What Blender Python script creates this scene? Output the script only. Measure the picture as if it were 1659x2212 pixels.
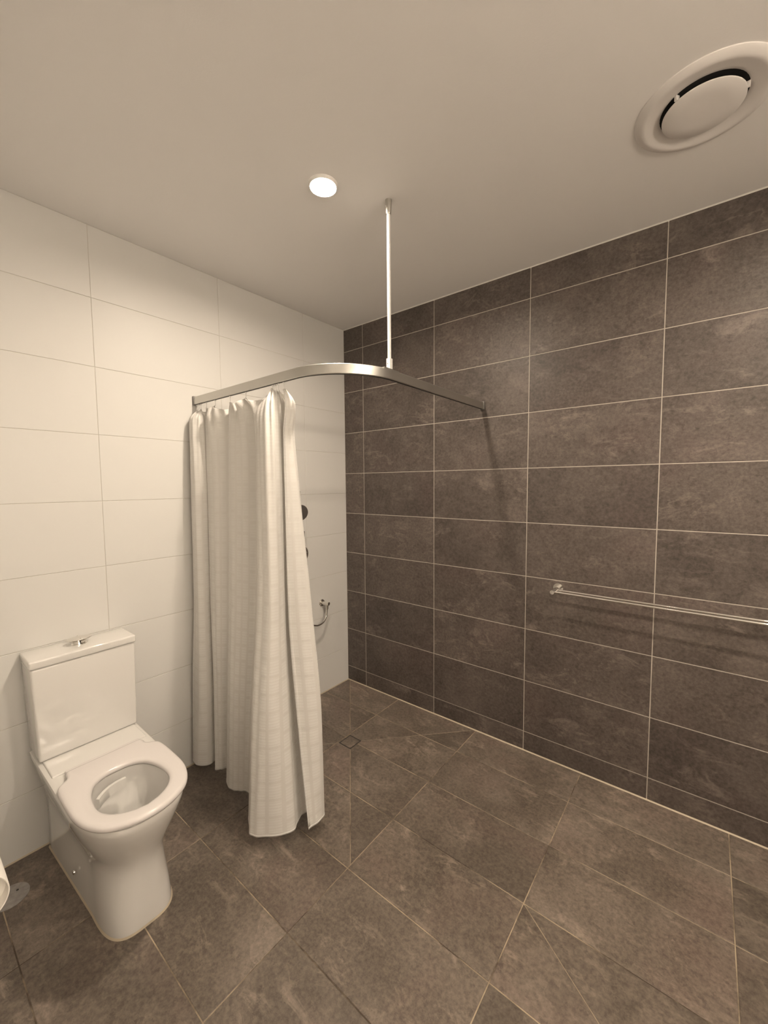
import bpy, bmesh, math, random
import numpy as np
from mathutils import Vector, Matrix

for o in list(bpy.data.objects):
    bpy.data.objects.remove(o)
scene = bpy.context.scene
COL = scene.collection
random.seed(7)

# ------------------------------------------------------------------ camera, light, exposure
cam_data = bpy.data.cameras.new('camera')
cam = bpy.data.objects.new('camera', cam_data)
COL.objects.link(cam)
cam_data.sensor_fit = 'HORIZONTAL'
cam_data.sensor_width = 36.0
cam_data.lens = 872.99 / 1659 * 36.0
cam_data.clip_start = 0.02
_r = Vector((0.78063484, 0.62493739, -0.00790676))
_d = Vector((0.03678, -0.0585652, -0.99760581))
_f = Vector((-0.62390423, 0.77847504, -0.06870324))
_m = Matrix((( _r.x, -_d.x, -_f.x, 2.17415),
             ( _r.y, -_d.y, -_f.y, -2.24568),
             ( _r.z, -_d.z, -_f.z, 1.54108),
             (0, 0, 0, 1)))
cam.matrix_world = _m
scene.camera = cam

world = bpy.data.worlds.new('world')
scene.world = world
world.use_nodes = True
world.node_tree.nodes['Background'].inputs[0].default_value = (1.0, 0.88, 0.74, 1)
world.node_tree.nodes['Background'].inputs[1].default_value = 0.0

scene.view_settings.view_transform = 'Standard'
scene.view_settings.look = 'None'
scene.view_settings.gamma = 1.0
scene.view_settings.use_curve_mapping = False
scene.view_settings.exposure = 0.86

LIGHT_COLOR = (1.0, 0.845, 0.67)
LIGHT_STRENGTH = 620.0
REAR_STRENGTH = 90.0
FILL_STRENGTH = 37.0  # emission of the added fill tube
HC = 2.692            # ceiling height
XR = 3.575            # right wall
YN = -2.235           # nib wall face beside the toilet
XN = 1.40             # where the nib ends
YF = -3.60            # front wall behind the camera

# ------------------------------------------------------------------ helpers
def link(o, parent=None):
    COL.objects.link(o)
    if parent is not None:
        o.parent = parent
    return o

def mesh(name, verts, faces, smooth=False):
    me = bpy.data.meshes.new(name)
    me.from_pydata([tuple(v) for v in verts], [], faces)
    me.update()
    if smooth:
        for p in me.polygons:
            p.use_smooth = True
    return me

def obj(name, me, mat=None, parent=None):
    o = bpy.data.objects.new(name, me)
    if mat is not None and len(me.materials) == 0:
        me.materials.append(mat)
    return link(o, parent)

def fix_normals(me):
    bm = bmesh.new(); bm.from_mesh(me)
    bmesh.ops.recalc_face_normals(bm, faces=bm.faces)
    bm.to_mesh(me); bm.free()
    return me

def smooth_angle(me, deg=35):
    for p in me.polygons:
        p.use_smooth = True
    me.set_sharp_from_angle(angle=math.radians(deg))

def empty(name, loc=(0, 0, 0)):
    o = bpy.data.objects.new(name, None)
    o.empty_display_size = 0.05
    o.location = loc
    return link(o)

def tag(o, label=None, cat=None, group=None, kind=None):
    if label: o['label'] = label
    if cat: o['category'] = cat
    if group: o['group'] = group
    if kind: o['kind'] = kind
    return o

def box_mesh(name, x0, x1, y0, y1, z0, z1, bevel=0.0, seg=2):
    bm = bmesh.new()
    bmesh.ops.create_cube(bm, size=1.0)
    for v in bm.verts:
        v.co = Vector((x0 + (v.co.x + .5) * (x1 - x0), y0 + (v.co.y + .5) * (y1 - y0), z0 + (v.co.z + .5) * (z1 - z0)))
    if bevel > 0:
        bmesh.ops.bevel(bm, geom=bm.edges[:], offset=bevel, segments=seg, profile=.6, affect='EDGES')
    me = bpy.data.meshes.new(name); bm.to_mesh(me); bm.free()
    fix_normals(me)
    if bevel > 0: smooth_angle(me, 40)
    return me

def lathe_mesh(name, prof, n=48, cap0=False, cap1=False, axis='z', sx=1.0, sy=1.0, smooth=True, ang=35):
    vs = []; fs = []
    for (r, h) in prof:
        for k in range(n):
            a = 2 * math.pi * k / n
            x, y = r * math.cos(a) * sx, r * math.sin(a) * sy
            vs.append((x, y, h) if axis == 'z' else ((h, x, y) if axis == 'x' else (x, h, y)))
    m = len(prof)
    for i in range(m - 1):
        for k in range(n):
            fs.append((i*n+k, i*n+(k+1) % n, (i+1)*n+(k+1) % n, (i+1)*n+k))
    if cap0: fs.append(tuple(range(n-1, -1, -1)))
    if cap1: fs.append(tuple((m-1)*n+k for k in range(n)))
    me = mesh(name, vs, fs)
    fix_normals(me)
    if smooth: smooth_angle(me, ang)
    return me

def catmull(P, n, closed=False):
    P = [np.array(p, float) for p in P]
    out = []
    N = len(P)
    rng = N if closed else N - 1
    for i in range(rng):
        if closed:
            a, b, c, d = P[(i-1) % N], P[i], P[(i+1) % N], P[(i+2) % N]
        else:
            b, c = P[i], P[i+1]
            a = P[i-1] if i > 0 else 2*b - c
            d = P[i+2] if i + 2 < N else 2*c - b
        for k in range(n):
            t = k / n
            out.append(.5*((2*b) + (c-a)*t + (2*a-5*b+4*c-d)*t*t + (-a+3*b-3*c+d)*t**3))
    if not closed: out.append(P[-1])
    return out

def tube_mesh(name, path, rad, n=12, cap=True):
    path = [Vector(p) for p in path]
    vs = []; fs = []
    t = (path[1] - path[0]).normalized()
    u = t.orthogonal().normalized()
    for i, p in enumerate(path):
        if i == 0: tt = path[1] - path[0]
        elif i == len(path) - 1: tt = path[-1] - path[-2]
        else: tt = path[i+1] - path[i-1]
        tt.normalize()
        u = (u - tt * u.dot(tt)).normalized()
        w = tt.cross(u)
        r = rad[i] if isinstance(rad, (list, tuple)) else rad
        for k in range(n):
            a = 2*math.pi*k/n
            vs.append(p + u * (r*math.cos(a)) + w * (r*math.sin(a)))
    for i in range(len(path) - 1):
        for k in range(n):
            fs.append((i*n+k, i*n+(k+1) % n, (i+1)*n+(k+1) % n, (i+1)*n+k))
    if cap:
        fs.append(tuple(range(n-1, -1, -1))); fs.append(tuple((len(path)-1)*n+k for k in range(n)))
    me = mesh(name, vs, fs); fix_normals(me); smooth_angle(me, 50)
    return me

# ------------------------------------------------------------------ materials
class NT:
    def __init__(self, name):
        self.mat = bpy.data.materials.new(name)
        self.mat.use_nodes = True
        self.t = self.mat.node_tree
        self.b = self.t.nodes['Principled BSDF']
        self.out = self.t.nodes['Material Output']
    def n(self, typ, **kw):
        nd = self.t.nodes.new(typ)
        for k, v in kw.items():
            if k.startswith('i_'):
                nd.inputs[k[2:].replace('_', ' ')].default_value = v
            else:
                setattr(nd, k, v)
        return nd
    def l(self, a, b): self.t.links.new(a, b)
    def math(self, op, a, b=None, c=None):
        nd = self.n('ShaderNodeMath', operation=op)
        for i, v in enumerate((a, b, c)):
            if v is None: continue
            if isinstance(v, (int, float)): nd.inputs[i].default_value = v
            else: self.l(v, nd.inputs[i])
        return nd.outputs[0]
    def ramp(self, fac, stops):
        nd = self.n('ShaderNodeValToRGB')
        el = nd.color_ramp.elements
        while len(el) > len(stops): el.remove(el[-1])
        while len(el) < len(stops): el.new(.5)
        for e, (p, c) in zip(el, stops):
            e.position = p; e.color = (*c, 1) if len(c) == 3 else c
        self.l(fac, nd.inputs[0])
        return nd.outputs[0]
    def mix(self, fac, a, b, blend='MIX'):
        nd = self.n('ShaderNodeMix', data_type='RGBA', blend_type=blend)
        for s, v in (('Factor', fac), ('A', a), ('B', b)):
            i = [x for x in nd.inputs if x.name == s and (x.type == 'RGBA' or (s == 'Factor' and x.type == 'VALUE'))][0]
            if isinstance(v, (int, float)): i.default_value = v
            elif isinstance(v, tuple): i.default_value = (*v, 1) if len(v) == 3 else v
            else: self.l(v, i)
        return [x for x in nd.outputs if x.type == 'RGBA'][0]
    def noise(self, vec, scale, detail=4, rough=.55, dist=0.0):
        nd = self.n('ShaderNodeTexNoise')
        nd.inputs['Scale'].default_value = scale; nd.inputs['Detail'].default_value = detail
        nd.inputs['Roughness'].default_value = rough; nd.inputs['Distortion'].default_value = dist
        self.l(vec, nd.inputs['Vector'])
        return nd.outputs[0]
    def bump(self, h, strength=.2, dist=.002):
        nd = self.n('ShaderNodeBump'); nd.inputs['Strength'].default_value = strength; nd.inputs['Distance'].default_value = dist
        self.l(h, nd.inputs['Height']); self.l(nd.outputs[0], self.b.inputs['Normal'])
    def objvec(self, randomise=True):
        tc = self.n('ShaderNodeTexCoord')
        if not randomise: return tc.outputs['Object']
        oi = self.n('ShaderNodeObjectInfo')
        cx = self.n('ShaderNodeCombineXYZ')
        self.l(self.math('MULTIPLY', oi.outputs['Random'], 37.0), cx.inputs[0])
        self.l(self.math('MULTIPLY', oi.outputs['Random'], 91.0), cx.inputs[1])
        self.l(self.math('MULTIPLY', oi.outputs['Random'], 53.0), cx.inputs[2])
        va = self.n('ShaderNodeVectorMath', operation='ADD')
        self.l(tc.outputs['Object'], va.inputs[0]); self.l(cx.outputs[0], va.inputs[1])
        self.rand = oi.outputs['Random']
        return va.outputs[0]

def simple(name, col, rough=.5, metal=0.0, spec=.5, coat=0.0):
    m = NT(name)
    m.b.inputs['Base Color'].default_value = (*col, 1)
    m.b.inputs['Roughness'].default_value = rough
    m.b.inputs['Metallic'].default_value = metal
    m.b.inputs['Specular IOR Level'].default_value = spec
    m.b.inputs['Coat Weight'].default_value = coat
    return m

def stone(name, gain=1.0, rough=.42, warm=0.0):
    m = NT(name)
    v = m.objvec()
    big = m.noise(v, 3.4, 5, .62, .8)
    base = m.ramp(big, [(.28, (.068*gain, .054*gain, .044*gain)), (.48, (.108*gain, .088*gain, .073*gain)), (.60, (.150*gain, .124*gain, .104*gain)), (.76, (.215*gain, .180*gain, .154*gain))])
    # slate layers: broad patches with a sharp edge and a slightly different tone
    dv = m.n('ShaderNodeVectorMath', operation='SCALE'); nz = m.n('ShaderNodeTexNoise'); m.l(v, nz.inputs['Vector']); nz.inputs['Scale'].default_value = 2.2; nz.inputs['Detail'].default_value = 5
    m.l(nz.outputs['Color'], dv.inputs[0]); dv.inputs['Scale'].default_value = .55
    av = m.n('ShaderNodeVectorMath', operation='ADD'); m.l(v, av.inputs[0]); m.l(dv.outputs[0], av.inputs[1])
    vo = m.n('ShaderNodeTexVoronoi'); m.l(av.outputs[0], vo.inputs['Vector']); vo.inputs['Scale'].default_value = 2.6
    sepv = m.n('ShaderNodeSeparateColor'); m.l(vo.outputs['Color'], sepv.inputs[0])
    # reddish and olive blotches
    red = m.noise(v, 2.1, 5, .55, .3)
    rf = m.ramp(red, [(.52, (0, 0, 0)), (.70, (1, 1, 1))])
    base = m.mix(m.math('MULTIPLY', rf, .38 + warm), base, (.170*gain, .112*gain, .098*gain))
    # cloudy worn streaks, drawn out along a slant
    mp = m.n('ShaderNodeMapping'); m.l(v, mp.inputs[0]); mp.inputs['Rotation'].default_value = (0, 0, .6); mp.inputs['Scale'].default_value = (1.0, 2.0, 1.0)
    st = m.noise(mp.outputs[0], 5.5, 8, .74, .7)
    sf = m.ramp(st, [(.54, (0, 0, 0)), (.66, (1, 1, 1))])
    cm = m.ramp(m.noise(v, 2.6, 3, .5), [(.40, (.15, .15, .15)), (.60, (1, 1, 1))])
    base = m.mix(m.math('MULTIPLY', m.math('MULTIPLY', sf, cm), .85), base, (.355*gain, .292*gain, .247*gain))
    # thin pale veins
    vn = m.noise(mp.outputs[0], 3.4, 5, .65, .6)
    vr = m.math('SUBTRACT', 1.0, m.math('MULTIPLY', m.math('ABSOLUTE', m.math('SUBTRACT', vn, .5)), 30.0))
    vr = m.math('MAXIMUM', vr, 0.0)
    mask = m.ramp(m.noise(v, 4.0, 4, .6), [(.52, (0, 0, 0)), (.66, (1, 1, 1))])
    base = m.mix(m.math('MULTIPLY', m.math('MULTIPLY', vr, mask), .55), base, (.36*gain, .295*gain, .24*gain))
    # fine grain and dark pits
    fine = m.noise(v, 70, 3, .75)
    base = m.mix(.45, base, m.mix(m.ramp(fine, [(.32, (0, 0, 0)), (.7, (1, 1, 1))]), (.045*gain, .036*gain, .030*gain), (.225*gain, .185*gain, .155*gain)))
    pit = m.ramp(m.noise(v, 26, 4, .8), [(.34, (1, 1, 1)), (.42, (0, 0, 0))])
    base = m.mix(m.math('MULTIPLY', pit, .45), base, (.045*gain, .036*gain, .029*gain))
    # tile to tile and layer to layer shade
    tint = m.math('ADD', m.math('MULTIPLY', m.rand, .20), m.math('ADD', m.math('MULTIPLY', sepv.outputs[0], .24), .77))
    hue = m.n('ShaderNodeVectorMath', operation='MULTIPLY'); m.l(base, hue.inputs[0]); hue.inputs[1].default_value = (1.0, 1.0, 1.06 if warm == 0 else .97)
    sc = m.n('ShaderNodeVectorMath', operation='SCALE'); m.l(hue.outputs[0], sc.inputs[0]); m.l(tint, sc.inputs['Scale'])
    m.l(sc.outputs[0], m.b.inputs['Base Color'])
    rr = m.math('ADD', m.math('MULTIPLY', big, .22), rough - .10)
    m.l(rr, m.b.inputs['Roughness'])
    m.b.inputs['Specular IOR Level'].default_value = .45
    m.bump(m.math('ADD', st, m.math('MULTIPLY', fine, .35)), .32, .003)
    return m.mat

M = {}
M['stone_wall'] = stone('stone_wall_tile', .80, .46)
M['stone_floor'] = stone('stone_floor_tile', 1.15, .42, .12)

m = NT('white_wall_tile')
v = m.objvec()
m.b.inputs['Base Color'].default_value = (.675, .667, .648, 1)
m.b.inputs['Roughness'].default_value = .46
m.b.inputs['Specular IOR Level'].default_value = .40
m.bump(m.noise(v, 9, 3, .5), .05, .004)
M['white_tile'] = m.mat

m = NT('ceiling_paint')
v = m.objvec(False)
m.b.inputs['Base Color'].default_value = (.86, .845, .835, 1)
m.b.inputs['Roughness'].default_value = .6
m.bump(m.noise(v, 170, 3, .6), .12, .002)
M['ceiling'] = m.mat

m = NT('white_plaster')
v = m.objvec(False)
m.b.inputs['Base Color'].default_value = (.80, .79, .76, 1); m.b.inputs['Roughness'].default_value = .5
m.bump(m.noise(v, 120, 3, .6), .08, .002)
M['plaster'] = m.mat

def grout(name, a, b, scale, lo, hi):
    m = NT(name)
    v = m.objvec(False)
    c = m.ramp(m.noise(v, scale, 5, .65), [(lo, a), (hi, b)])
    m.l(c, m.b.inputs['Base Color']); m.b.inputs['Roughness'].default_value = .85
    m.bump(m.noise(v, 300, 2), .2, .001)
    return m.mat
M['grout_wall'] = grout('beige_grout', (.41, .37, .325), (.56, .515, .46), 8, .3, .7)
M['grout_floor'] = grout('floor_grout', (.07, .052, .038), (.40, .325, .23), 3.0, .40, .56)
M['grout_white'] = grout('white_grout', (.49, .465, .42), (.58, .55, .505), 6, .3, .7)
M['silicone'] = simple('tan_silicone', (.47, .40, .30), .5).mat
M['white_silicone'] = simple('white_silicone', (.74, .72, .68), .4).mat

m = simple('brushed_aluminium', (.56, .55, .52), .38, 1.0)
v = m.objvec(False)
m.bump(m.noise(v, 220, 2), .04, .0005)
M['alu'] = m.mat
M['dark_slot'] = simple('dark_plastic', (.03, .028, .025), .5).mat
M['grey_plastic'] = simple('grey_plastic', (.20, .19, .18), .5).mat
m = simple('chrome', (.82, .80, .77), .07, 1.0)
v = m.objvec(False)
m.l(m.math('ADD', m.math('MULTIPLY', m.noise(v, 30, 2), .03), .03), m.b.inputs['Roughness'])
M['chrome'] = m.mat
M['face_reflection'] = simple('shower_face_reflection', (.10, .09, .085), .35, .3).mat  # reflection of the dark wall put into the face colour
m = simple('white_powder_coat', (.80, .79, .77), .4)
M['white_metal'] = m.mat

m = simple('vitreous_china', (.725, .712, .69), .07, coat=.4)
v = m.objvec(False)
m.bump(m.noise(v, 14, 2), .015, .002)
M['china'] = m.mat
m = simple('seat_plastic', (.70, .668, .66), .16)
M['seat'] = m.mat
m = NT('toilet_paper')
v = m.objvec(False)
m.b.inputs['Base Color'].default_value = (.86, .83, .78, 1); m.b.inputs['Roughness'].default_value = .95
m.bump(m.noise(v, 140, 3), .35, .002)
M['paper'] = m.mat
M['card'] = simple('cardboard', (.42, .33, .25), .9).mat
m = simple('water', (.85, .88, .88), .02); m.b.inputs['Transmission Weight'].default_value = .9; m.b.inputs['IOR'].default_value = 1.33
M['water'] = m.mat
M['vent'] = simple('vent_plastic', (.79, .765, .75), .38).mat
M['black'] = simple('black_shade', (.006, .006, .006), .9).mat  # black that stands for the shade inside the vent
m = NT('grey_cover'); v = m.objvec(False)
m.l(m.ramp(m.noise(v, 60, 4), [(.3, (.30, .28, .27)), (.7, (.42, .40, .385))]), m.b.inputs['Base Color'])
m.b.inputs['Roughness'].default_value = .45; m.b.inputs['Metallic'].default_value = .3
M['cover'] = m.mat

m = NT('lamp_glow')
m.b.inputs['Base Color'].default_value = (.9, .9, .9, 1)
m.b.inputs['Emission Color'].default_value = (*LIGHT_COLOR, 1)
m.b.inputs['Emission Strength'].default_value = LIGHT_STRENGTH
M['glow'] = m.mat

m = NT('rear_lamp_glow')
m.b.inputs['Base Color'].default_value = (.9, .9, .9, 1)
m.b.inputs['Emission Color'].default_value = (*LIGHT_COLOR, 1)
m.b.inputs['Emission Strength'].default_value = REAR_STRENGTH
M['rear_glow'] = m.mat

m = NT('added_fill_glow')
m.b.inputs['Base Color'].default_value = (.9, .9, .9, 1)
m.b.inputs['Emission Color'].default_value = (*LIGHT_COLOR, 1)
m.b.inputs['Emission Strength'].default_value = FILL_STRENGTH
M['fill_glow'] = m.mat

# woven curtain fabric: blocks of small raised dashes in columns (uv is in metres)
m = NT('woven_white_fabric')
tc = m.n('ShaderNodeTexCoord'); sx = m.n('ShaderNodeSeparateXYZ'); m.l(tc.outputs['UV'], sx.inputs[0])
U, Vv = sx.outputs[0], sx.outputs[1]
cu = m.math('FRACT', m.math('MULTIPLY', U, 1/.040))
colm = m.math('LESS_THAN', cu, .72)
blk = m.math('ADD', m.math('MULTIPLY', Vv, 1/.076), m.math('MULTIPLY', m.math('FLOOR', m.math('MULTIPLY', U, 1/.080)), .37))
blkm = m.math('LESS_THAN', m.math('FRACT', blk), .84)
dash = m.math('GREATER_THAN', m.math('FRACT', m.math('MULTIPLY', Vv, 1/.0127)), .24)
pat = m.math('MULTIPLY', m.math('MULTIPLY', colm, blkm), dash)
weave = m.noise(tc.outputs['Object'], 700, 2, .6)
wr = m.n('ShaderNodeMapping'); m.l(tc.outputs['UV'], wr.inputs[0]); wr.inputs['Scale'].default_value = (12, 30, 1); wr.inputs['Rotation'].default_value = (0, 0, .35)
wrn = m.noise(wr.outputs[0], 1.0, 4, .55, .5)
fade = m.n('ShaderNodeMapRange'); m.l(Vv, fade.inputs[0]); fade.inputs[1].default_value = 1.5; fade.inputs[2].default_value = .7; fade.inputs[3].default_value = .45; fade.inputs[4].default_value = 1.0  # pattern contrast drops towards the top, a lighting effect put into the colour
colr = m.mix(m.math('MULTIPLY', pat, fade.outputs[0]), (.905, .89, .865), (.955, .945, .925))
dif = m.n('ShaderNodeBsdfDiffuse'); trl = m.n('ShaderNodeBsdfTranslucent')
m.l(colr, dif.inputs[0]); m.l(colr, trl.inputs[0])
bp = m.n('ShaderNodeBump'); bp.inputs['Strength'].default_value = .35; bp.inputs['Distance'].default_value = .004
m.l(m.math('ADD', m.math('MULTIPLY', wrn, 1.2), m.math('ADD', m.math('MULTIPLY', pat, .12), m.math('MULTIPLY', weave, .10))), bp.inputs['Height'])
m.l(bp.outputs[0], dif.inputs['Normal']); m.l(bp.outputs[0], trl.inputs['Normal'])
ms = m.n('ShaderNodeMixShader')
m.l(m.math('SUBTRACT', .42, m.math('MULTIPLY', pat, .05)), ms.inputs[0])
m.l(dif.outputs[0], ms.inputs[1]); m.l(trl.outputs[0], ms.inputs[2])
m.l(ms.outputs[0], m.out.inputs['Surface'])
M['fabric'] = m.mat

# ------------------------------------------------------------------ setting: slabs
T = 0.10
REC = 0.0016   # how far the joints lie behind the tile faces
def slab(name, x0, x1, y0, y1, z0, z1, mat):
    o = obj(name, box_mesh(name, x0, x1, y0, y1, z0, z1), mat)
    return tag(o, kind='structure')

floor = slab('floor', -T, XR + T, YF - T, T, -T, -REC, M['grout_floor'])
ceiling = slab('ceiling', -T, XR + T, YF - T, T, HC, HC + T, M['ceiling'])
wall_back = slab('wall_back', -T, XR + T, REC, T, -.0, HC, M['grout_wall'])
wall_left = slab('wall_left', -T, -REC, YN - T, 0.0, 0.0, HC, M['grout_white'])
wall_right = slab('wall_right', XR, XR + T, YF, 0.0, 0.0, HC, M['plaster'])
wall_front = slab('wall_front', XN - T, XR, YF - T, YF, 0.0, HC, M['plaster'])
wall_side = slab('wall_side', 0.0, XN, YN - T, YN, 0.0, HC, M['plaster'])
wall_nib = slab('wall_nib', XN - T, XN, YF, YN - T, 0.0, HC, M['plaster'])

# ------------------------------------------------------------------ tiles
_tile_cache = {}
def poly_tile(poly, t=REC + .0004, ch=.0011):
    """2D convex polygon -> thin tile with a chamfered face, local origin at its centre."""
    c = np.mean(np.array(poly), 0)
    P = [np.array(q) - c for q in poly]
    key = tuple(tuple(np.round(q, 4)) for q in P)
    if key in _tile_cache: return _tile_cache[key], c
    n = len(P)
    # inset polygon
    area = sum(P[i][0]*P[(i+1) % n][1] - P[(i+1) % n][0]*P[i][1] for i in range(n)) / 2
    if area < 0: P = P[::-1]
    ins = []
    for i in range(n):
        a, b, d = P[i-1], P[i], P[(i+1) % n]
        e1 = (b-a)/np.linalg.norm(b-a); e2 = (d-b)/np.linalg.norm(d-b)
        n1 = np.array([-e1[1], e1[0]]); n2 = np.array([-e2[1], e2[0]])
        k = (n1+n2) / max(.25, 1+n1@n2)
        ins.append(b + k*ch)
    vs = [(q[0], q[1], -t) for q in P] + [(q[0], q[1], -.0007) for q in P] + [(q[0], q[1], 0) for q in ins]
    fs = [tuple(range(2*n, 3*n))]
    for i in range(n):
        j = (i+1) % n
        fs += [(i, j, n+j, n+i), (n+i, n+j, 2*n+j, 2*n+i)]
    me = mesh('tile', vs, fs)
    _tile_cache[key] = me
    return me, c

def rect(a0, a1, b0, b1): return [(a0, b0), (a1, b0), (a1, b1), (a0, b1)]

def place(parent, poly, mapf, rot, mat, jit=0.0):
    me, c = poly_tile(poly)
    if len(me.materials) == 0: me.materials.append(mat)
    if me.materials[0] != mat:
        me = me.copy(); me.materials.clear(); me.materials.append(mat)
    o = bpy.data.objects.new('tile', me)
    o.location = mapf(c[0], c[1], random.uniform(-jit, jit))
    o.rotation_euler = rot
    link(o, parent)
    return o

G = .0042     # joint width
PX, PZ = .603, .302
# dark feature wall (y = 0)
xs = [0.0] + [.1867 + PX*i for i in range(6)] + [XR]
zs = [0.0] + [.1134 + PZ*j for j in range(9)] + [HC]
for i in range(len(xs)-1):
    for j in range(len(zs)-1):
        a0, a1, b0, b1 = xs[i]+G/2, xs[i+1]-G/2, zs[j]+G/2, zs[j+1]-G/2
        if i == 0: a0 = .0006
        if j == 0: b0 = .004
        if j == len(zs)-2: b1 = HC - .003
        if i == len(xs)-2: a1 = XR - .001
        place(wall_back, rect(a0, a1, b0, b1), lambda a, b, c: (a, c, b), (math.pi/2, 0, 0), M['stone_wall'], .0003)
# white wall (x = 0)
_tile_cache.clear()
g = .0020
ys = [0.0, -.3935, -.9985, -1.6035, YN + 0.0][::-1]
ys = [YN, -2.2085, -1.6055, -.9995, -.3935, 0.0]
zw = [0.0] + [.2655 + PZ*j for j in range(9)]
zw = [z for z in zw if z < HC - .02] + [HC]
for i in range(len(ys)-1):
    for j in range(len(zw)-1):
        a0, a1, b0, b1 = ys[i]+g/2, ys[i+1]-g/2, zw[j]+g/2, zw[j+1]-g/2
        if j == 0: b0 = .004
        if j == len(zw)-2: b1 = HC - .001
        if i == len(ys)-2: a1 = -.0006
        place(wall_left, rect(a0, a1, b0, b1), lambda a, b, c: (c, a, b), (math.pi/2, 0, math.pi/2), M['white_tile'], .0003)
# floor, with the cut falls around the shower waste
_tile_cache.clear()
gf = .0038
fx = [0.0, .4955, 1.0965, 1.7005, 2.3005, 2.9035, 3.5065, XR]
fy = [0.0, -.2490, -.5505, -.8520, -1.1540, -1.4545, -1.7525, -2.0520, -2.3530, -2.6550, -2.9570, -3.2590, YF]
DR = (.506, .598, -.612, -.517)       # shower waste opening x0 x1 y0 y1
dc = np.array([(DR[0]+DR[1])/2, (DR[2]+DR[3])/2])
def split(poly, p, d, gap):
    """cut a convex polygon along a line through p with direction d, leaving a joint."""
    d = np.array(d)/np.linalg.norm(d); n = np.array([-d[1], d[0]])
    def clip(sign):
        out = []
        for i in range(len(poly)):
            a, b = np.array(poly[i]), np.array(poly[(i+1) % len(poly)])
            sa, sb = sign*((a-p)@n) - gap/2, sign*((b-p)@n) - gap/2
            if sa >= 0: out.append(tuple(a))
            if sa*sb < 0: out.append(tuple(a + (b-a)*sa/(sa-sb)))
        return out
    return [q for q in (clip(1), clip(-1)) if len(q) >= 3]
def area(poly):
    return abs(sum(poly[i][0]*poly[(i+1) % len(poly)][1] - poly[(i+1) % len(poly)][0]*poly[i][1] for i in range(len(poly)))/2)
def halfclip(poly, p, n):
    out = []
    for i in range(len(poly)):
        a, b = np.array(poly[i]), np.array(poly[(i+1) % len(poly)])
        sa, sb = (a-p)@n, (b-p)@n
        if sa >= 0: out.append(tuple(a))
        if sa*sb < 0: out.append(tuple(a + (b-a)*sa/(sa-sb)))
    return out
for i in range(len(fx)-1):
    for j in range(len(fy)-1):
        x0, x1, y1, y0 = fx[i]+gf/2, fx[i+1]-gf/2, fy[j]-gf/2, fy[j+1]+gf/2
        if x1 < XN - T and y1 < YN - .05: continue
        if i == 0: x0 = .004
        if j == 0: y1 = -.004
        if y1 - y0 < .02 or x1 - x0 < .01: continue
        polys = [rect(x0, x1, y0, y1)]
        if i < 2 and j < 4:
            d1 = np.array([1.0965, -1.154]); d2 = np.array([1.0965, 1.154])
            for d in (d1, d2):
                polys = [q for P in polys for q in split(P, dc, d, .0028)]
            res = []
            for P in polys:
                c = np.mean(np.array(P), 0) - dc
                # which of the four falls is it on: clip away the waste opening on that side
                if abs(c[1]) * 1.0965 > abs(c[0]) * 1.154:
                    Q = halfclip(P, np.array([0, DR[3] + .002]), np.array([0, 1.0])) if c[1] > 0 else halfclip(P, np.array([0, DR[2] - .002]), np.array([0, -1.0]))
                else:
                    Q = halfclip(P, np.array([DR[1] + .002, 0]), np.array([1.0, 0])) if c[0] > 0 else halfclip(P, np.array([DR[0] - .002, 0]), np.array([-1.0, 0]))
                if len(Q) >= 3 and area(Q) > 4e-4: res.append(Q)
            polys = res
        if i == 3 and j == 3:
            polys = [q for P in polys for q in split(P, np.array([1.709, -.858]), (.278, -.191), .003)]
        for P in polys:
            if area(P) < 4e-4: continue
            # drop nearly coincident points
            Q = []
            for q in P:
                if not Q or np.linalg.norm(np.array(q)-np.array(Q[-1])) > 1e-4: Q.append(q)
            if np.linalg.norm(np.array(Q[0])-np.array(Q[-1])) < 1e-4: Q.pop()
            place(floor, Q, lambda a, b, c: (a, b, c), (0, 0, 0), M['stone_floor'], .0004)

# bead of tan sealant along the foot of the walls, pale bead along the ceiling
def bead(name, p0, p1, n1, n2, w, mat):
    p0, p1, n1, n2 = map(Vector, (p0, p1, n1, n2))
    vs = []
    for p in (p0, p1):
        vs += [p, p + n1*w, p + (n1+n2)*w*.45, p + n2*w]
    fs = [(0, 1, 2, 3), (4, 7, 6, 5)] + [(i, (i+1) % 4, 4+(i+1) % 4, 4+i) for i in range(4)]
    me = mesh(name, vs, fs); fix_normals(me)
    return tag(obj(name, me, mat), kind='structure')
bead('trim_1', (0, .0012, 0), (XR, .0012, 0), (0, -1, 0), (0, 0, 1), .0065, M['silicone'])
bead('trim_2', (-.0012, 0, 0), (-.0012, YN, 0), (1, 0, 0), (0, 0, 1), .006, M['silicone'])
bead('trim_3', (0, .0012, HC), (XR, .0012, HC), (0, -1, 0), (0, 0, -1), .006, M['white_silicone'])

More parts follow.
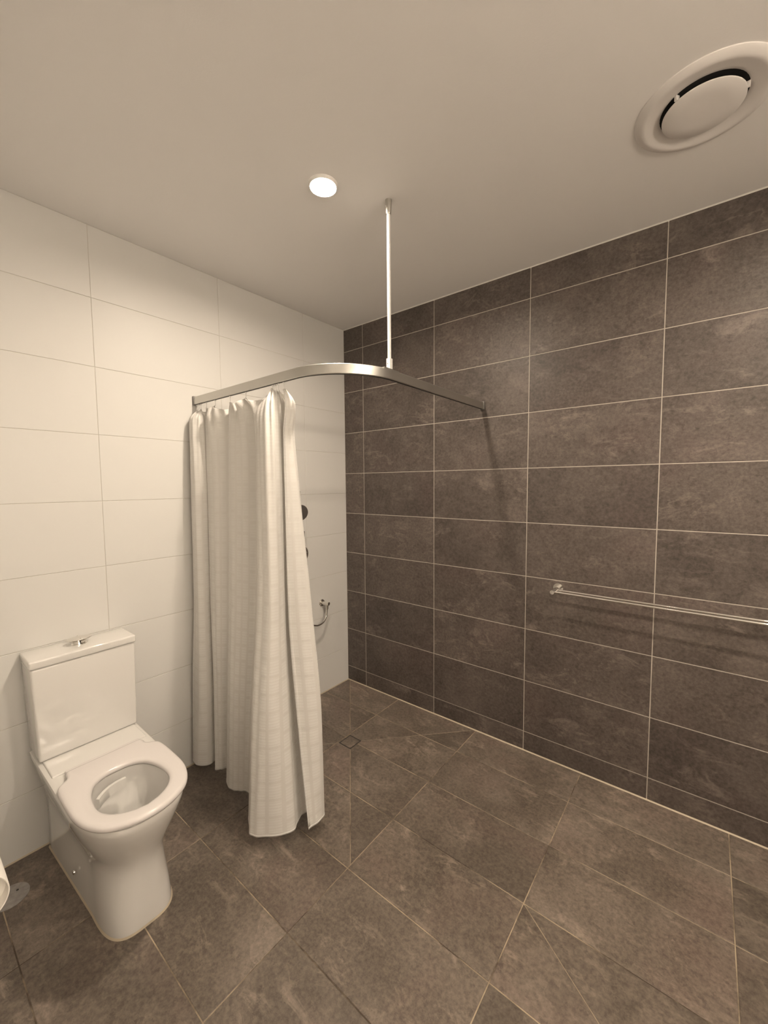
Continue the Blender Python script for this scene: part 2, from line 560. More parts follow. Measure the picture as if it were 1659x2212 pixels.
# ------------------------------------------------------------------ toilet
TC = -1.740          # centre line
def half_to_full(h):
    """half outline from back centre to front centre (x, half width) -> closed loop"""
    left = [(x, -w) for x, w in h]
    right = [(x, w) for x, w in h][::-1]
    loop = left + [q for q in right if abs(q[1]) > 1e-6]
    return loop
def resample(loop, n, start=0.0):
    P = np.array(loop + [loop[0]], float)
    s = np.r_[0, np.cumsum(np.linalg.norm(np.diff(P, axis=0), axis=1))]
    t = np.linspace(0, s[-1], n, endpoint=False)
    return np.c_[np.interp(t, s, P[:, 0]), np.interp(t, s, P[:, 1])]
def body_outline(xf, hwb, hwf, xs_, nexp, n=96, x0=.004, rb=.02):
    h = [(x0, 0), (x0, hwb*.5), (x0, hwb - rb), (x0 + rb*.3, hwb - rb*.3), (x0+rb, hwb)]
    for k in range(1, 13):
        t = k/12;  h.append((x0 + rb + (xs_ - x0 - rb)*t, hwb + (hwf-hwb)*t))
    for k in range(1, 25):
        a = math.pi/2*k/24
        h.append((xs_ + (xf-xs_)*math.sin(a)**(2/nexp), hwf*max(0, math.cos(a))**(2/nexp)))
    return np.array(half_to_full(h))
NB = len(body_outline(.69, .136, .112, .5, 3.2))
SECT = [  # z, front x, half width back, half width front, where the front curve starts, exponent
    (.0045, .690, .136, .113, .50, 3.4),
    (.020, .691, .136, .113, .50, 3.4),
    (.080, .685, .1345, .1105, .49, 3.2),
    (.130, .680, .134, .108, .48, 3.0),
    (.170, .677, .134, .107, .47, 2.8),
    (.205, .678, .135, .109, .46, 2.6),
    (.235, .684, .137, .115, .45, 2.5),
    (.265, .695, .141, .125, .45, 2.5),
    (.300, .713, .148, .140, .45, 2.5),
    (.345, .738, .159, .156, .45, 2.5),
    (.385, .759, .169, .167, .45, 2.55),
    (.420, .774, .177, .174, .46, 2.6),
    (.438, .778, .180, .176, .46, 2.6),
    (.446, .776, .179, .174, .46, 2.6),
    (.449, .769, .172, .167, .46, 2.6)]
HOLE = [(.45, 0), (.4545, .040), (.478, .077), (.524, .1), (.580, .1105), (.640, .109), (.688, .085), (.718, .045), (.731, 0)]
hole_half = [tuple(q) for q in catmull(HOLE, 8)]
hole_half[0] = (hole_half[0][0], 0.0); hole_half[-1] = (hole_half[-1][0], 0.0)
_hb = body_outline(.769, .172, .167, .46, 2.6)
_sb = np.r_[0, np.cumsum(np.linalg.norm(np.diff(np.vstack([_hb, _hb[:1]]), axis=0), axis=1))]
_hl = np.array(half_to_full(hole_half) + [half_to_full(hole_half)[0]])
_sh = np.r_[0, np.cumsum(np.linalg.norm(np.diff(_hl, axis=0), axis=1))]
_t = _sb[:-1]/_sb[-1]*_sh[-1]
hole_loop = np.c_[np.interp(_t, _sh, _hl[:, 0]), np.interp(_t, _sh, _hl[:, 1])]
toilet = empty('toilet', (0, TC, 0))
tag(toilet, 'white ceramic back-to-wall toilet with raised-height pan and square cistern', 'toilet')
vs = []; fs = []
rings = []
for (z, xf, hb, hf, xss, ne) in SECT:
    ring = body_outline(xf, hb, hf, xss, ne, NB)
    rings.append([(x, y, z) for x, y in ring])
hc = hole_loop.mean(0)
def scaled(s, z, dx=0.0):
    return [(hc[0] + (x-hc[0])*s + dx, y*s, z) for x, y in hole_loop]
# inner rings: rim edge, then down into the bowl
top = SECT[-1][0]
rings.append(scaled(1.12, top)); rings.append(scaled(1.06, top-.003)); rings.append(scaled(1.05, top-.012)); rings.append(scaled(1.08, top-.03))
rings.append(scaled(1.02, top-.08)); rings.append(scaled(.88, top-.14, -.005)); rings.append(scaled(.68, top-.19, -.015)); rings.append(scaled(.46, top-.225, -.03)); rings.append(scaled(.28, top-.26, -.04)); rings.append(scaled(.15, top-.30, -.045))
for r_ in rings: vs += r_
for i in range(len(rings)-1):
    for k in range(NB):
        fs.append((i*NB+k, i*NB+(k+1) % NB, (i+1)*NB+(k+1) % NB, (i+1)*NB+k))
fs.append(tuple(range(NB-1, -1, -1))); fs.append(tuple((len(rings)-1)*NB+k for k in range(NB)))
me = mesh('bowl', vs, fs); fix_normals(me); smooth_angle(me, 50)
bowl = obj('bowl', me, M['china'], toilet)
# water in the trap
w = scaled(.36, top-.243, -.035)
obj('water', mesh('water', w, [tuple(range(NB))]), M['water'], bowl)
# flush ledge at the back of the bowl
lg = []
for k in range(15):
    a = -.80 + k/14*.95
    lg.append((hc[0] - .158*math.cos(a)*1.0 + .004, .108*math.sin(a)*1.15))
vs = []; fs = []
for (x, y) in lg:
    dx, dy = hc[0]-x, -y; L = math.hypot(dx, dy); dx, dy = dx/L*.011, dy/L*.011
    for (q, z) in ((0, top-.012), (1, top-.012), (1.15, top-.046), (0, top-.054)):
        vs.append((x+dx*q, y+dy*q, z))
for i in range(14):
    for k in range(4):
        fs.append((i*4+k, i*4+(k+1) % 4, (i+1)*4+(k+1) % 4, (i+1)*4+k))
fs += [(3, 2, 1, 0), tuple(14*4+k for k in range(4))]
me = mesh('flush_ledge', vs, fs); fix_normals(me); smooth_angle(me, 60)
obj('flush_ledge', me, M['china'], bowl)
# seat
SEAT = [(.327, 0), (.327, .06), (.327, .115), (.331, .128), (.345, .133), (.366, .134), (.380, .142), (.392, .158), (.410, .171), (.445, .1765), (.52, .178), (.60, .1765), (.655, .168), (.705, .149), (.742, .122), (.768, .082), (.783, .04), (.787, 0)]
sh = [tuple(q) for q in catmull(SEAT, 6)]
sh[0] = (sh[0][0], 0.0); sh[-1] = (sh[-1][0], 0.0)
outer = resample(half_to_full(sh), 160); inner = resample(half_to_full(hole_half), 160)
def offset_loop(L, d):
    out = []
    n = len(L)
    for i in range(n):
        t = L[(i+1) % n] - L[i-1]; t = t/np.linalg.norm(t)
        out.append(L[i] + d*np.array([t[1], -t[0]]))
    return np.array(out)
A_ = sum(outer[i-1][0]*outer[i][1]-outer[i][0]*outer[i-1][1] for i in range(160))
sg = 1 if A_ > 0 else -1
sz0, sz1 = .4525, .4735
rings = []
for dd, z in ((-.008, sz0), (-.001, sz0 + .003), (0, sz0+.008), (-.001, sz1-.006), (-.006, sz1-.001), (-.014, sz1)):
    rings.append([(x, y, z) for x, y in offset_loop(outer, sg*dd)])
for dd, z in ((.016, sz1), (.006, sz1-.003), (.001, sz1-.008), (0, sz0+.004), (.004, sz0)):
    rings.append([(x, y, z) for x, y in offset_loop(inner, sg*dd)])
vs = [q for r_ in rings for q in r_]; fs = []
NR = len(rings)
for i in range(NR):
    for k in range(160):
        fs.append((i*160+k, i*160+(k+1) % 160, ((i+1) % NR)*160+(k+1) % 160, ((i+1) % NR)*160+k))
me = mesh('seat', vs, fs); fix_normals(me); smooth_angle(me, 60)
seat = obj('seat', me, M['seat'], toilet)
tag(seat, 'glossy white toilet seat without a lid')
obj('hinge_bar', box_mesh('hinge_bar', .312, .326, -.128, .128, .449, .468, .004), M['seat'], seat)
# back ledge that carries the cistern (raised moulding between tank and seat)
obj('back_ledge', box_mesh('back_ledge', .006, .298, -.163, .163, .443, .4565, .006, 3), M['china'], bowl)
# cistern: slightly tapering tank
bm = bmesh.new(); bmesh.ops.create_cube(bm, size=1)
for v_ in bm.verts:
    up = v_.co.z > 0
    hw = .183 if up else .1745
    v_.co = Vector(((.006 if v_.co.x < 0 else (.163 if up else .168)), (1 if v_.co.y > 0 else -1)*hw, .833 if up else .4575))
bmesh.ops.bevel(bm, geom=bm.edges[:], offset=.009, segments=3, profile=.6, affect='EDGES')
me = bpy.data.meshes.new('cistern'); bm.to_mesh(me); bm.free(); fix_normals(me); smooth_angle(me, 40)
cist = obj('cistern', me, M['china'], toilet)
obj('cistern_lid', box_mesh('cistern_lid', .004, .168, -.1865, .1865, .8345, .867, .007, 3), M['china'], toilet)
btn = obj('flush_button', lathe_mesh('flush_button', [(.0, .0), (.023, .0), (.0235, .011), (.034, .0150), (.0455, .0215), (.0450, .0235), (.034, .0265), (.018, .0285), (.0, .0290)], 48, sx=.72, sy=1.0), M['chrome'], toilet)
btn.location = (.080, -.003, .867)
tag(btn, 'chrome oval dual-flush push button')
sp = obj('split_line', box_mesh('split_line', -.0245, .0245, -.0007, .0007, .0015, .0275), M['dark_slot'], btn)
sp2 = obj('button_plate', lathe_mesh('button_plate', [(.0, 0), (.030, 0), (.029, .002), (.0, .0022)], 40, sx=.85), M['chrome'], btn)
# bolt caps low on the flanks and sealant at the foot
for s in (-1, 1):
    c_ = obj('bolt_cap', lathe_mesh('bolt_cap', [(.0, 0), (.009, 0), (.0085, .004), (.006, .006), (0, .0065)], 20, axis='y'), M['chrome'], toilet)
    c_.location = (.345, s*.1245, .078)
    if s < 0: c_.rotation_euler = (0, 0, math.pi)
rg = body_outline(.690, .136, .113, .50, 3.4)
ro = offset_loop(rg, .004 if sum(rg[i-1][0]*rg[i][1]-rg[i][0]*rg[i-1][1] for i in range(NB)) > 0 else -.004)
vs = [(x, y, 0.0002) for x, y in ro] + [(x, y, .0065) for x, y in rg]
fs = [(k, (k+1) % NB, NB+(k+1) % NB, NB+k) for k in range(NB)] + [tuple(range(NB))]
me = mesh('foot_seal', vs, fs); fix_normals(me)
obj('foot_seal', me, M['silicone'], toilet)

# ------------------------------------------------------------------ curtain rail
RZ0, RZ1 = 1.974, 2.014
RX, RY, RR = 1.124, -1.155, .28
rail = empty('curtain_rail', (0, 0, 0))
rail.location = (RX, RY, RZ0)
tag(rail, 'curved brushed aluminium curtain rail between white and dark walls', 'curtain rail')
path = [(.012, RY), (.2, RY), (.4, RY), (.6, RY)]
for k in range(25):
    a = -math.pi/2 + math.pi/2*k/24
    path.append((RX-RR + RR*math.cos(a), RY+RR + RR*math.sin(a)))
path += [(RX, -.6), (RX, -.3), (RX, -.012)]
def sweep(name, path, prof, mat, parent, off=(0, 0, 0)):
    """sweep a closed profile (lateral, z) along a plan path"""
    vs = []; fs = []; n = len(prof)
    for i, p in enumerate(path):
        a = path[max(i-1, 0)]; b = path[min(i+1, len(path)-1)]
        t = np.array([b[0]-a[0], b[1]-a[1]]); t = t/np.linalg.norm(t)
        nn = np.array([t[1], -t[0]])      # outward (towards the room)
        for (l_, z) in prof:
            vs.append((p[0]+nn[0]*l_-off[0], p[1]+nn[1]*l_-off[1], z-off[2]))
    for i in range(len(path)-1):
        for k in range(n):
            fs.append((i*n+k, i*n+(k+1) % n, (i+1)*n+(k+1) % n, (i+1)*n+k))
    fs += [tuple(range(n-1, -1, -1)), tuple((len(path)-1)*n+k for k in range(n))]
    me = mesh(name, vs, fs); fix_normals(me); smooth_angle(me, 30)
    return obj(name, me, mat, parent)
off = (RX, RY, RZ0)
sweep('track', path, [(-.010, RZ0+.002), (-.008, RZ0), (.008, RZ0), (.010, RZ0+.002), (.0105, RZ0+.02), (.010, RZ1-.002), (.008, RZ1), (-.008, RZ1), (-.010, RZ1-.002)], M['alu'], rail, off)
sweep('glider_slot', path, [(-.0035, RZ0-.0012), (.0035, RZ0-.0012), (.0035, RZ0+.002), (-.0035, RZ0+.002)], M['dark_slot'], rail, off)
o = obj('end_bracket', box_mesh('end_bracket', -RX, .0145-RX, -.0135, .0135, -.002, .044, .0015), M['grey_plastic'], rail)
o = obj('end_bracket', box_mesh('end_bracket', -.0135, .0135, -.0145-RY, -RY, -.002, .044, .0015), M['grey_plastic'], rail)
# ceiling hanger
hx, hy = 1.117, -.882
hg = obj('hanger_rod', tube_mesh('hanger_rod', [(hx-RX, hy-RY, RZ1+.03-RZ0), (hx-RX, hy-RY, HC-.04-RZ0)], .0075, 16), M['white_metal'], rail)
cp = obj('ceiling_socket', lathe_mesh('ceiling_socket', [(0, 0), (.0105, 0), (.0115, .004), (.0135, .040), (.0135, .055), (0, .055)], 24), M['alu'], hg)
cp.location = (hx-RX, hy-RY, HC-.055-RZ0)
cl = obj('clamp', box_mesh('clamp', -.0095, .0095, -.0095, .0095, 0, .045, .0015), M['white_metal'], hg)
cl.location = (hx-RX, hy-RY, RZ1+.004-RZ0)
pl = obj('clamp_plate', box_mesh('clamp_plate', -.011, .011, -.05, .05, 0, .0055, .001), M['alu'], hg)
pl.location = (hx-RX+.002, hy-RY, RZ1-.001-RZ0)
sc_ = obj('clamp_screw', lathe_mesh('clamp_screw', [(0, 0), (.003, 0), (.0025, .0015), (0, .002)], 12, axis='y'), M['chrome'], hg)
sc_.rotation_euler = (0, 0, math.pi); sc_.location = (hx-RX-.002, hy-.0095-RY, RZ1+.028-RZ0)

# ------------------------------------------------------------------ shower curtain
ZL = [1.944, 1.89, 1.75, 1.50, 1.00, .50, .055]
CP = [
 [(.018, -1.155), (.016, -1.172), (.016, -1.178), (.016, -1.18), (.016, -1.18), (.016, -1.185), (.018, -1.19)],
 [(.028, -1.157), (.034, -1.200), (.034, -1.206), (.034, -1.21), (.030, -1.215), (.022, -1.235), (.034, -1.252)],
 [(.042, -1.157), (.074, -1.206), (.090, -1.218), (.105, -1.225), (.118, -1.235), (.125, -1.255), (.106, -1.272)],
 [(.060, -1.157), (.108, -1.192), (.122, -1.200), (.136, -1.206), (.146, -1.212), (.156, -1.218), (.152, -1.226)],
 [(.080, -1.152), (.118, -1.158), (.126, -1.156), (.132, -1.154), (.132, -1.152), (.140, -1.152), (.135, -1.158)],
 [(.125, -1.156), (.132, -1.168), (.140, -1.174), (.150, -1.180), (.156, -1.190), (.186, -1.205), (.205, -1.222)],
 [(.212, -1.157), (.225, -1.178), (.230, -1.180), (.236, -1.182), (.230, -1.190), (.228, -1.200), (.234, -1.212)],
 [(.285, -1.148), (.312, -1.138), (.312, -1.144), (.308, -1.150), (.294, -1.160), (.274, -1.175), (.263, -1.190)],
 [(.350, -1.157), (.362, -1.172), (.370, -1.180), (.380, -1.192), (.383, -1.212), (.381, -1.237), (.371, -1.252)],
 [(.420, -1.164), (.440, -1.170), (.458, -1.176), (.470, -1.185), (.470, -1.205), (.455, -1.228), (.440, -1.240)],
 [(.485, -1.154), (.540, -1.140), (.552, -1.148), (.564, -1.158), (.562, -1.178), (.526, -1.198), (.500, -1.212)],
 [(.602, -1.160), (.590, -1.185), (.618, -1.200), (.649, -1.222), (.680, -1.262), (.673, -1.302), (.675, -1.330)],
 [(.640, -1.168), (.640, -1.200), (.668, -1.220), (.700, -1.242), (.740, -1.278), (.735, -1.314), (.722, -1.334)],
 [(.690, -1.160), (.700, -1.190), (.728, -1.215), (.757, -1.235), (.792, -1.262), (.792, -1.287), (.785, -1.292)],
 [(.712, -1.156), (.728, -1.165), (.748, -1.178), (.768, -1.190), (.776, -1.195), (.804, -1.205), (.835, -1.215)],
 [(.728, -1.150), (.722, -1.132), (.720, -1.128), (.718, -1.125), (.722, -1.125), (.752, -1.130), (.795, -1.135)],
 [(.745, -1.146), (.745, -1.104), (.740, -1.090), (.750, -1.080), (.768, -1.072), (.800, -1.070), (.825, -1.075)],
 [(.765, -1.148), (.792, -1.124), (.764, -1.110), (.785, -1.100), (.834, -1.088), (.876, -1.079), (.879, -1.073)],
 [(.770, -1.152), (.798, -1.142), (.768, -1.132), (.786, -1.130), (.822, -1.127), (.866, -1.122), (.886, -1.120)],
 [(.765, -1.157), (.783, -1.165), (.766, -1.166), (.770, -1.168), (.776, -1.170), (.823, -1.170), (.882, -1.170)],
]
CP = np.array(CP)                      # points x levels x 2
HOOKS = [.022, .036, .050, .070, .125, .212, .350, .485, .690, .703, .716, .730, .765]
SUB = 10; ROWS = 118
zrow = np.concatenate([np.linspace(1.944, 1.75, 42), np.linspace(1.75, .064, ROWS-42)[1:], [.055]])
ROWS = len(zrow)
ZA = np.array(ZL[::-1])
def levels(z):
    """shape preserving cubic over the levels, per control point"""
    P = CP[:, ::-1, :]
    h = np.diff(ZA)
    D = np.diff(P, axis=1)/h[None, :, None]
    i = int(np.clip(np.searchsorted(ZA, z) - 1, 0, len(ZA)-2))
    def slope(k):
        if k == 0: return D[:, 0]
        if k == len(ZA)-1: return D[:, -1]
        a, b = D[:, k-1], D[:, k]
        w1, w2 = 2*h[k]+h[k-1], h[k]+2*h[k-1]
        with np.errstate(divide='ignore', invalid='ignore'):
            m_ = (w1+w2)/(w1/a + w2/b)
        return np.where(a*b > 0, m_, 0.0)
    hh = h[i]; t = (z-ZA[i])/hh
    m0, m1 = slope(i)*hh, slope(i+1)*hh
    return (2*t**3-3*t*t+1)*P[:, i] + (t**3-2*t*t+t)*m0 + (-2*t**3+3*t*t)*P[:, i+1] + (t**3-t*t)*m1
rows = np.array([np.array(catmull(list(levels(z)), SUB)) for z in zrow])     # rows x cols x 2
NC = rows.shape[1]
# cloth coordinate along the width, measured half way down
mid = rows[ROWS//2]
su = np.r_[0, np.cumsum(np.linalg.norm(np.diff(mid, axis=0), axis=1))]
topx = rows[0][:, 0]
vs = []; uv = []
ph = np.random.RandomState(3).uniform(0, 6.28, 8)
hk = np.array(HOOKS)
for ri, z in enumerate(zrow):
    dz = 1.944 - z
    f_top = math.exp(-(dz/.10)**1.3)
    f_pl = math.exp(-dz/.45)
    f_low = min(1.0, dz/.6)
    for c in range(NC):
        x, y = rows[ri][c]
        s = su[c]; cc = c/(NC-1)
        j = int(np.clip(np.searchsorted(hk, topx[c]) - 1, 0, len(hk)-2))
        gap = hk[j+1]-hk[j]; fr = float(np.clip((topx[c]-hk[j])/gap, 0, 1))
        sag = math.sin(math.pi*fr)
        wide = min(1.0, gap/.10)
        # the heading sags and folds forward between two hooks
        zz = z - f_top*wide*.026*sag - f_top*(1-wide)*.006*sag
        zz += f_top*.026*math.exp(-((topx[c]-.655)/.045)**2)
        yo = -f_top*wide*.030*math.sin(2*math.pi*fr)*(1 if j % 2 else -1)
        # gathered pleats below the crowded hooks at the right
        crowd = math.exp(-((topx[c]-.71)/.06)**2) + .7*math.exp(-((topx[c]-.04)/.04)**2)
        rip = f_pl*crowd*.0060*math.sin(s*190+ph[0]) + f_low*(.0020*math.sin(s*62+ph[1]+z*1.7) + .0012*math.sin(s*121+ph[2]-z*2.3))
        t = rows[ri][min(c+1, NC-1)] - rows[ri][max(c-1, 0)]
        L = np.linalg.norm(t); t = t/L if L > 1e-9 else np.array([1.0, 0])
        x += t[1]*rip; y += -t[0]*rip + yo
        if ri > ROWS-12: zz += .0022*math.sin(s*30+ph[3])*(ri-ROWS+12)/11
        vs.append((max(x, .006), y, zz)); uv.append((s, z))
fs = []
for r_ in range(ROWS-1):
    for c in range(NC-1):
        a = r_*NC+c
        fs.append((a, a+1, a+NC+1, a+NC))
curtain = empty('shower_curtain', (.45, -1.19, .055))
tag(curtain, 'white woven shower curtain bunched up at the wall end of the rail', 'shower curtain')
ox, oy, oz = curtain.location
nrow_hem = 2
def cloth(name, r0, r1, c0, c1, thick, push=0.0):
    idx = {}; v2 = []; f2 = []; u2 = []
    for r_ in range(r0, r1):
        for c in range(c0, c1):
            ids = []
            for (rr, cc) in ((r_, c), (r_, c+1), (r_+1, c+1), (r_+1, c)):
                k = rr*NC+cc
                if k not in idx:
                    idx[k] = len(v2); v2.append((vs[k][0]-ox, vs[k][1]-oy, vs[k][2]-oz)); u2.append(uv[k])
                ids.append(idx[k])
            f2.append(tuple(ids))
    me = mesh(name, v2, f2, True)
    l_ = me.uv_layers.new(name='UVMap')
    for lp in me.loops: l_.data[lp.index].uv = u2[lp.vertex_index]
    o = obj(name, me, M['fabric'], curtain)
    md = o.modifiers.new('thickness', 'SOLIDIFY'); md.thickness = thick; md.offset = 0
    return o
fabric = cloth('fabric', 0, ROWS-1, 0, NC-1, .0008)
h1 = cloth('hem', ROWS-2, ROWS-1, 0, NC-1, .0022); h1.parent = fabric
h2 = cloth('side_hem', 0, ROWS-2, NC-3, NC-1, .0020); h2.parent = fabric
# hooks: small wire loops from the track down to the heading
hpath = []
for k in range(13):
    a = math.pi*(.5 + k/12*1.15)
    hpath.append((.0055*math.cos(a)*1.0, 0, -.029 + .0055*math.sin(a)))
hpath = [(0, 0, .002), (0, 0, -.012)] + hpath
hme = tube_mesh('hook', hpath, .0011, 8)
hme.materials.append(M['white_metal'])
cme = box_mesh('glider', -.004, .004, -.003, .003, -.004, .001, .001); cme.materials.append(M['white_metal'])
for h in HOOKS:
    o = obj('hook', hme, None, curtain); o.location = (h-ox, RY-oy, RZ0-.0042-oz)
    o.rotation_euler = (0, 0, random.uniform(.6, 1.4))
    q = obj('glider', cme, None, o); q.location = (0, 0, .001)

# ------------------------------------------------------------------ downlights
def downlight(x, y, label, glow='glow'):
    o = empty('downlight', (x, y, HC))
    tag(o, label, 'downlight', 'round ceiling downlights')
    obj('trim_ring', lathe_mesh('trim_ring', [(.0465, -.0005), (.0480, -.0060), (.0500, -.0110), (.0515, -.0112), (.0545, -.0080), (.0565, 0), (.0465, 0)], 48), M['white_metal'], o)
    obj('lens', lathe_mesh('lens', [(.0468, -.0008), (.0460, -.0014), (.040, -.0018), (.028, -.0020), (.012, -.0022), (.0005, -.0022)], 40, cap1=True), M[glow], o)
    return o
downlight(.975, -1.108, 'glowing round downlight in the ceiling above the curtain rail')
downlight(2.60, -1.108, 'round downlight in the ceiling to the right of the exhaust vent')

downlight(1.90, -2.90, 'round downlight in the ceiling behind the viewer', 'rear_glow')
# unseen tube added on the right-hand wall as fill for ceiling, curtain and floor
vl = empty('added_fill_light', (XR, -1.95, 2.12))
tag(vl, 'long added fill light on the right-hand wall, out of view', 'added fill light')
obj('backplate', box_mesh('backplate', -.03, 0, -.50, .50, -.03, .03, .004), M['white_metal'], vl)
obj('fill_tube', tube_mesh('fill_tube', [(-.085, -.52, 0), (-.085, .52, 0)], .038, 20), M['fill_glow'], vl)
for s in (-1, 1):
    obj('end_cap', tube_mesh('end_cap', [(-.085, s*.52, 0), (-.085, s*.535, 0)], .040, 20), M['chrome'], vl)
    obj('arm', tube_mesh('arm', [(-.02, s*.40, 0), (-.08, s*.40, 0)], .012, 12), M['chrome'], vl)

# ------------------------------------------------------------------ exhaust vent
vent = empty('exhaust_vent', (2.118, -.600, HC))
tag(vent, 'round white exhaust vent with central disc in the ceiling', 'vent')
obj('flange', lathe_mesh('flange', [(.178, 0), (.1775, -.0025), (.174, -.0050), (.160, -.0112), (.154, -.0120), (.148, -.0112), (.136, -.0078), (.122, -.005), (.113, -.003), (.109, -.001), (.109, 0)], 72, ang=30), M['vent'], vent)
obj('throat_shade', lathe_mesh('throat_shade', [(.1095, -.0012), (.108, -.0006), (.02, -.0006), (.0, -.0006)], 48), M['black'], vent)  # flat black disc in place of the shaded opening behind the disc
dk = obj('disc', lathe_mesh('disc', [(0, -.0065), (.080, -.0065), (.100, -.011), (.1035, -.0135), (.1035, -.0160), (.101, -.0175), (.06, -.0185), (0, -.019)], 72, ang=30), M['vent'], vent)
for a in (2.0, 4.1, 6.2):
    b_ = obj('bracket', box_mesh('bracket', -.006, .006, -.004, .004, -.015, -.0005, .001), M['vent'], vent)
    b_.location = (.1035*math.cos(a), .1035*math.sin(a), 0); b_.rotation_euler = (0, 0, a)

# ------------------------------------------------------------------ towel rail
TX0, TX1, TZ = 1.568, 2.468, .980
tr = empty('towel_rail', ((TX0+TX1)/2, 0, TZ))
tag(tr, 'chrome double towel rail on the dark tiled wall', 'towel rail')
cx_ = (TX0+TX1)/2
for X in (TX0, TX1):
    fl = obj('wall_flange', lathe_mesh('wall_flange', [(0, 0), (.0265, 0), (.0265, -.006), (.0255, -.0075), (0, -.0075)], 40, axis='y'), M['chrome'], tr)
    fl.location = (X-cx_, 0, 0)
    ps = obj('post', lathe_mesh('post', [(0, -.006), (.0115, -.006), (.0115, -.116), (.0105, -.1175), (0, -.1175)], 28, axis='y'), M['chrome'], tr)
    ps.location = (X-cx_, 0, 0)
for Y in (-.053, -.099):
    obj('rod', tube_mesh('rod', [(TX0-cx_, Y, 0), (TX1-cx_, Y, 0)], .0058, 20), M['chrome'], tr)

# ------------------------------------------------------------------ shower fittings
hs = empty('hand_shower', (0, -.500, 1.10))
tag(hs, 'chrome hand shower with round face, a dark reflection painted into it, on a slide bar behind the curtain', 'shower')
yb = -.500
def loc(x, y, z): return (x, y-yb, z-1.10)
obj('slide_bar', tube_mesh('slide_bar', [loc(.052, -.500, .88), loc(.052, -.500, 1.50)], .0095, 16), M['chrome'], hs)
for z in (.90, 1.48):
    obj('bar_bracket', tube_mesh('bar_bracket', [loc(0, -.500, z), loc(.052, -.500, z)], .0125, 16), M['chrome'], hs)
hd = Vector((.115, -.5475, 1.3595)); nrm = Vector((.90, -.32, -.22)).normalized()
head = obj('shower_head', lathe_mesh('shower_head', [(0, -.022), (.030, -.020), (.050, -.010), (.055, -.003), (.055, 0), (.052, .0022)], 48), M['chrome'], hs)
face = obj('face', lathe_mesh('face', [(.0535, .001), (.052, .0026), (.03, .003), (0, .0032)], 48), M['face_reflection'], head)
head.rotation_euler = nrm.to_track_quat('Z', 'Y').to_euler(); head.location = loc(*hd)
obj('handle', tube_mesh('handle', [loc(*p) for p in catmull([(.100, -.545, 1.345), (.085, -.530, 1.30), (.072, -.512, 1.22), (.070, -.505, 1.13)], 6)], .0115, 14), M['chrome'], hs)
obj('slider', box_mesh('slider', .036, .085, -.016, .016, .09, .135, .006), M['chrome'], hs)
hose = catmull([(.048, -.262, .668), (.048, -.264, .630), (.050, -.275, .590), (.054, -.300, .562), (.060, -.335, .552), (.066, -.385, .556), (.070, -.440, .590), (.072, -.485, .70), (.071, -.503, .90), (.070, -.505, 1.135)], 8)
obj('hose', tube_mesh('hose', [loc(*p) for p in hose], .0068, 12), M['chrome'], hs)
fl = obj('outlet_flange', lathe_mesh('outlet_flange', [(0, 0), (.0265, 0), (.026, .005), (.022, .009), (0, .010)], 36, axis='x'), M['chrome'], hs); fl.location = loc(0, -.270, .681)
obj('outlet_elbow', tube_mesh('outlet_elbow', [loc(*p) for p in [(.004, -.270, .681), (.030, -.266, .681), (.066, -.260, .681)]], .0125, 18), M['chrome'], hs)
obj('hose_nut', tube_mesh('hose_nut', [loc(.048, -.262, .676), loc(.048, -.263, .640)], [.0115, .0090], 18), M['chrome'], hs)

mx = empty('shower_mixer', (0, -.500, 1.075))
tag(mx, 'chrome single-lever shower mixer on the white wall behind the curtain', 'mixer tap')
obj('wall_plate', lathe_mesh('wall_plate', [(0, 0), (.060, 0), (.060, .004), (.056, .007), (0, .008)], 48, axis='x'), M['chrome'], mx).location = (0, .052, -.01)
obj('knob', lathe_mesh('knob', [(0, .007), (.022, .007), (.022, .040), (.019, .044), (0, .045)], 32, axis='x'), M['chrome'], mx).location = (0, .052, -.01)
obj('lever', tube_mesh('lever', [(.036, .052, -.01), (.043, .050, .058)], [.006, .0045], 12), M['chrome'], mx)

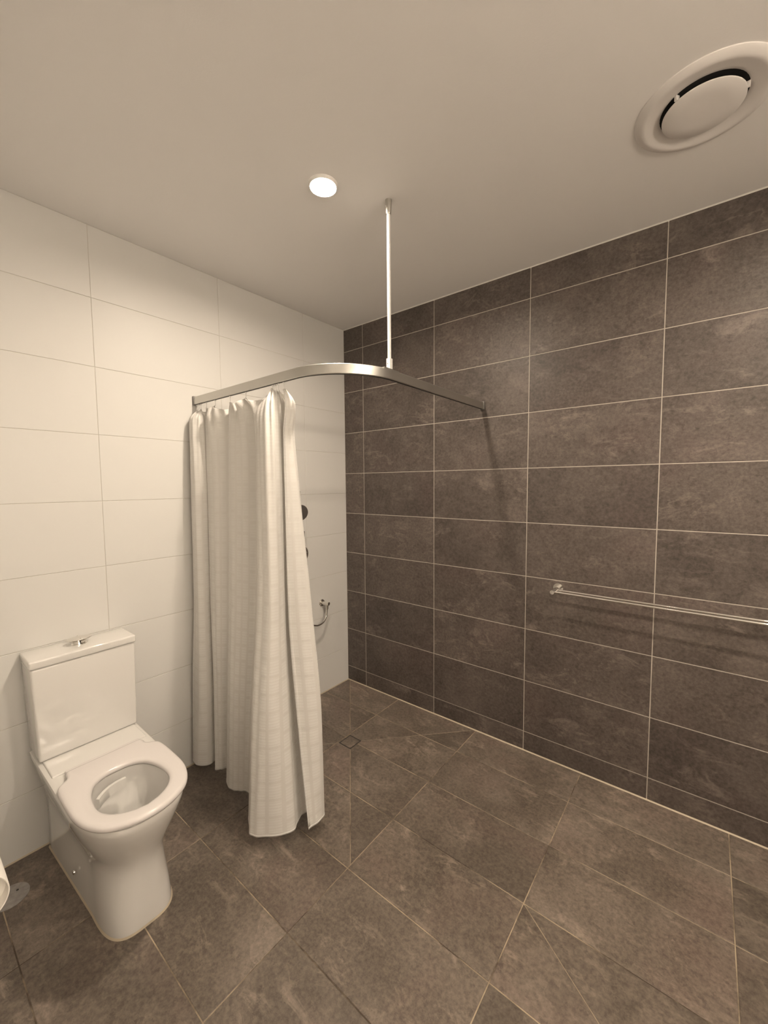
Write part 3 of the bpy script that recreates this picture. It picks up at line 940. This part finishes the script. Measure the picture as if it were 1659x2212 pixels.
# ------------------------------------------------------------------ floor waste, cleanout cover
dr = empty('floor_waste', (float(dc[0]), float(dc[1]), 0))
tag(dr, 'square tile-insert shower waste set in the floor', 'floor drain')
hw, hd_ = (DR[1]-DR[0])/2, (DR[3]-DR[2])/2
def frame_mesh(name, ax, ay, bx, by, z0, z1):
    vs = [(-ax, -ay, z1), (ax, -ay, z1), (ax, ay, z1), (-ax, ay, z1), (-bx, -by, z1), (bx, -by, z1), (bx, by, z1), (-bx, by, z1)]
    vs += [(x, y, z0) for x, y, _ in vs]
    fs = []
    for k in range(4):
        j = (k+1) % 4
        fs += [(k, j, 4+j, 4+k), (8+k, 12+k, 12+j, 8+j), (k, 8+k, 8+j, j), (4+k, 4+j, 12+j, 12+k)]
    me = mesh(name, vs, fs); fix_normals(me); return me
obj('frame', frame_mesh('frame', hw+.001, hd_+.001, hw-.0055, hd_-.0055, -.0014, -.0007), M['dark_slot'], dr)
o = obj('insert_tile', box_mesh('insert_tile', -hw+.0058, hw-.0058, -hd_+.0058, hd_-.0058, -.0014, -.0001, .0004, 1), M['stone_floor'], dr)

cv = empty('cleanout_cover', (.179, -2.025, 0))
tag(cv, 'round grey cleanout cover on the floor left of the toilet', 'floor cover')
obj('plate', lathe_mesh('plate', [(0, .0001), (.056, .0001), (.0555, .0028), (.053, .0036), (0, .0038)], 56), M['cover'], cv)
for s in (-1, 1):
    sw = obj('screw', lathe_mesh('screw', [(0, .0034), (.0042, .0034), (.004, .0044), (0, .0046)], 16), M['dark_slot'], cv)
    sw.location = (-s*.011, s*.022, 0)

# ------------------------------------------------------------------ toilet paper and holder
rx1, rx0, ry, rz, rr = .962, .852, -2.166, .628, .055
roll = empty('toilet_roll', ((rx0+rx1)/2, ry, rz))
tag(roll, 'white toilet paper roll at the left edge of the picture', 'toilet roll')
hl = (rx1-rx0)/2
obj('paper', lathe_mesh('paper', [(.021, -hl), (.052, -hl), (.055, -hl+.002), (.0552, 0), (.055, hl-.002), (.0542, hl), (.0525, hl-.001), (.0522, hl-.030), (.021, hl-.031)], 56, axis='x'), M['paper'], roll)
obj('core', lathe_mesh('core', [(.0212, -hl), (.0212, hl-.028), (.0196, hl-.028), (.0196, -hl), (.0212, -hl)], 36, axis='x'), M['card'], roll)
hol = empty('paper_holder', (.830, YN, rz))
tag(hol, 'chrome toilet paper holder on the side wall', 'paper holder')
obj('wall_flange', lathe_mesh('wall_flange', [(0, 0), (.024, 0), (.024, .006), (.022, .008), (0, .008)], 36, axis='y'), M['chrome'], hol).location = (0, 0, .012)
hp = catmull([(.0, .006, .012), (0, .045, .012), (.002, .066, .012), (.014, .0705, .012), (.05, .0705, .012), (.138, .0705, .012)], 6)
obj('arm', tube_mesh('arm', hp, .0072, 14), M['chrome'], hol)
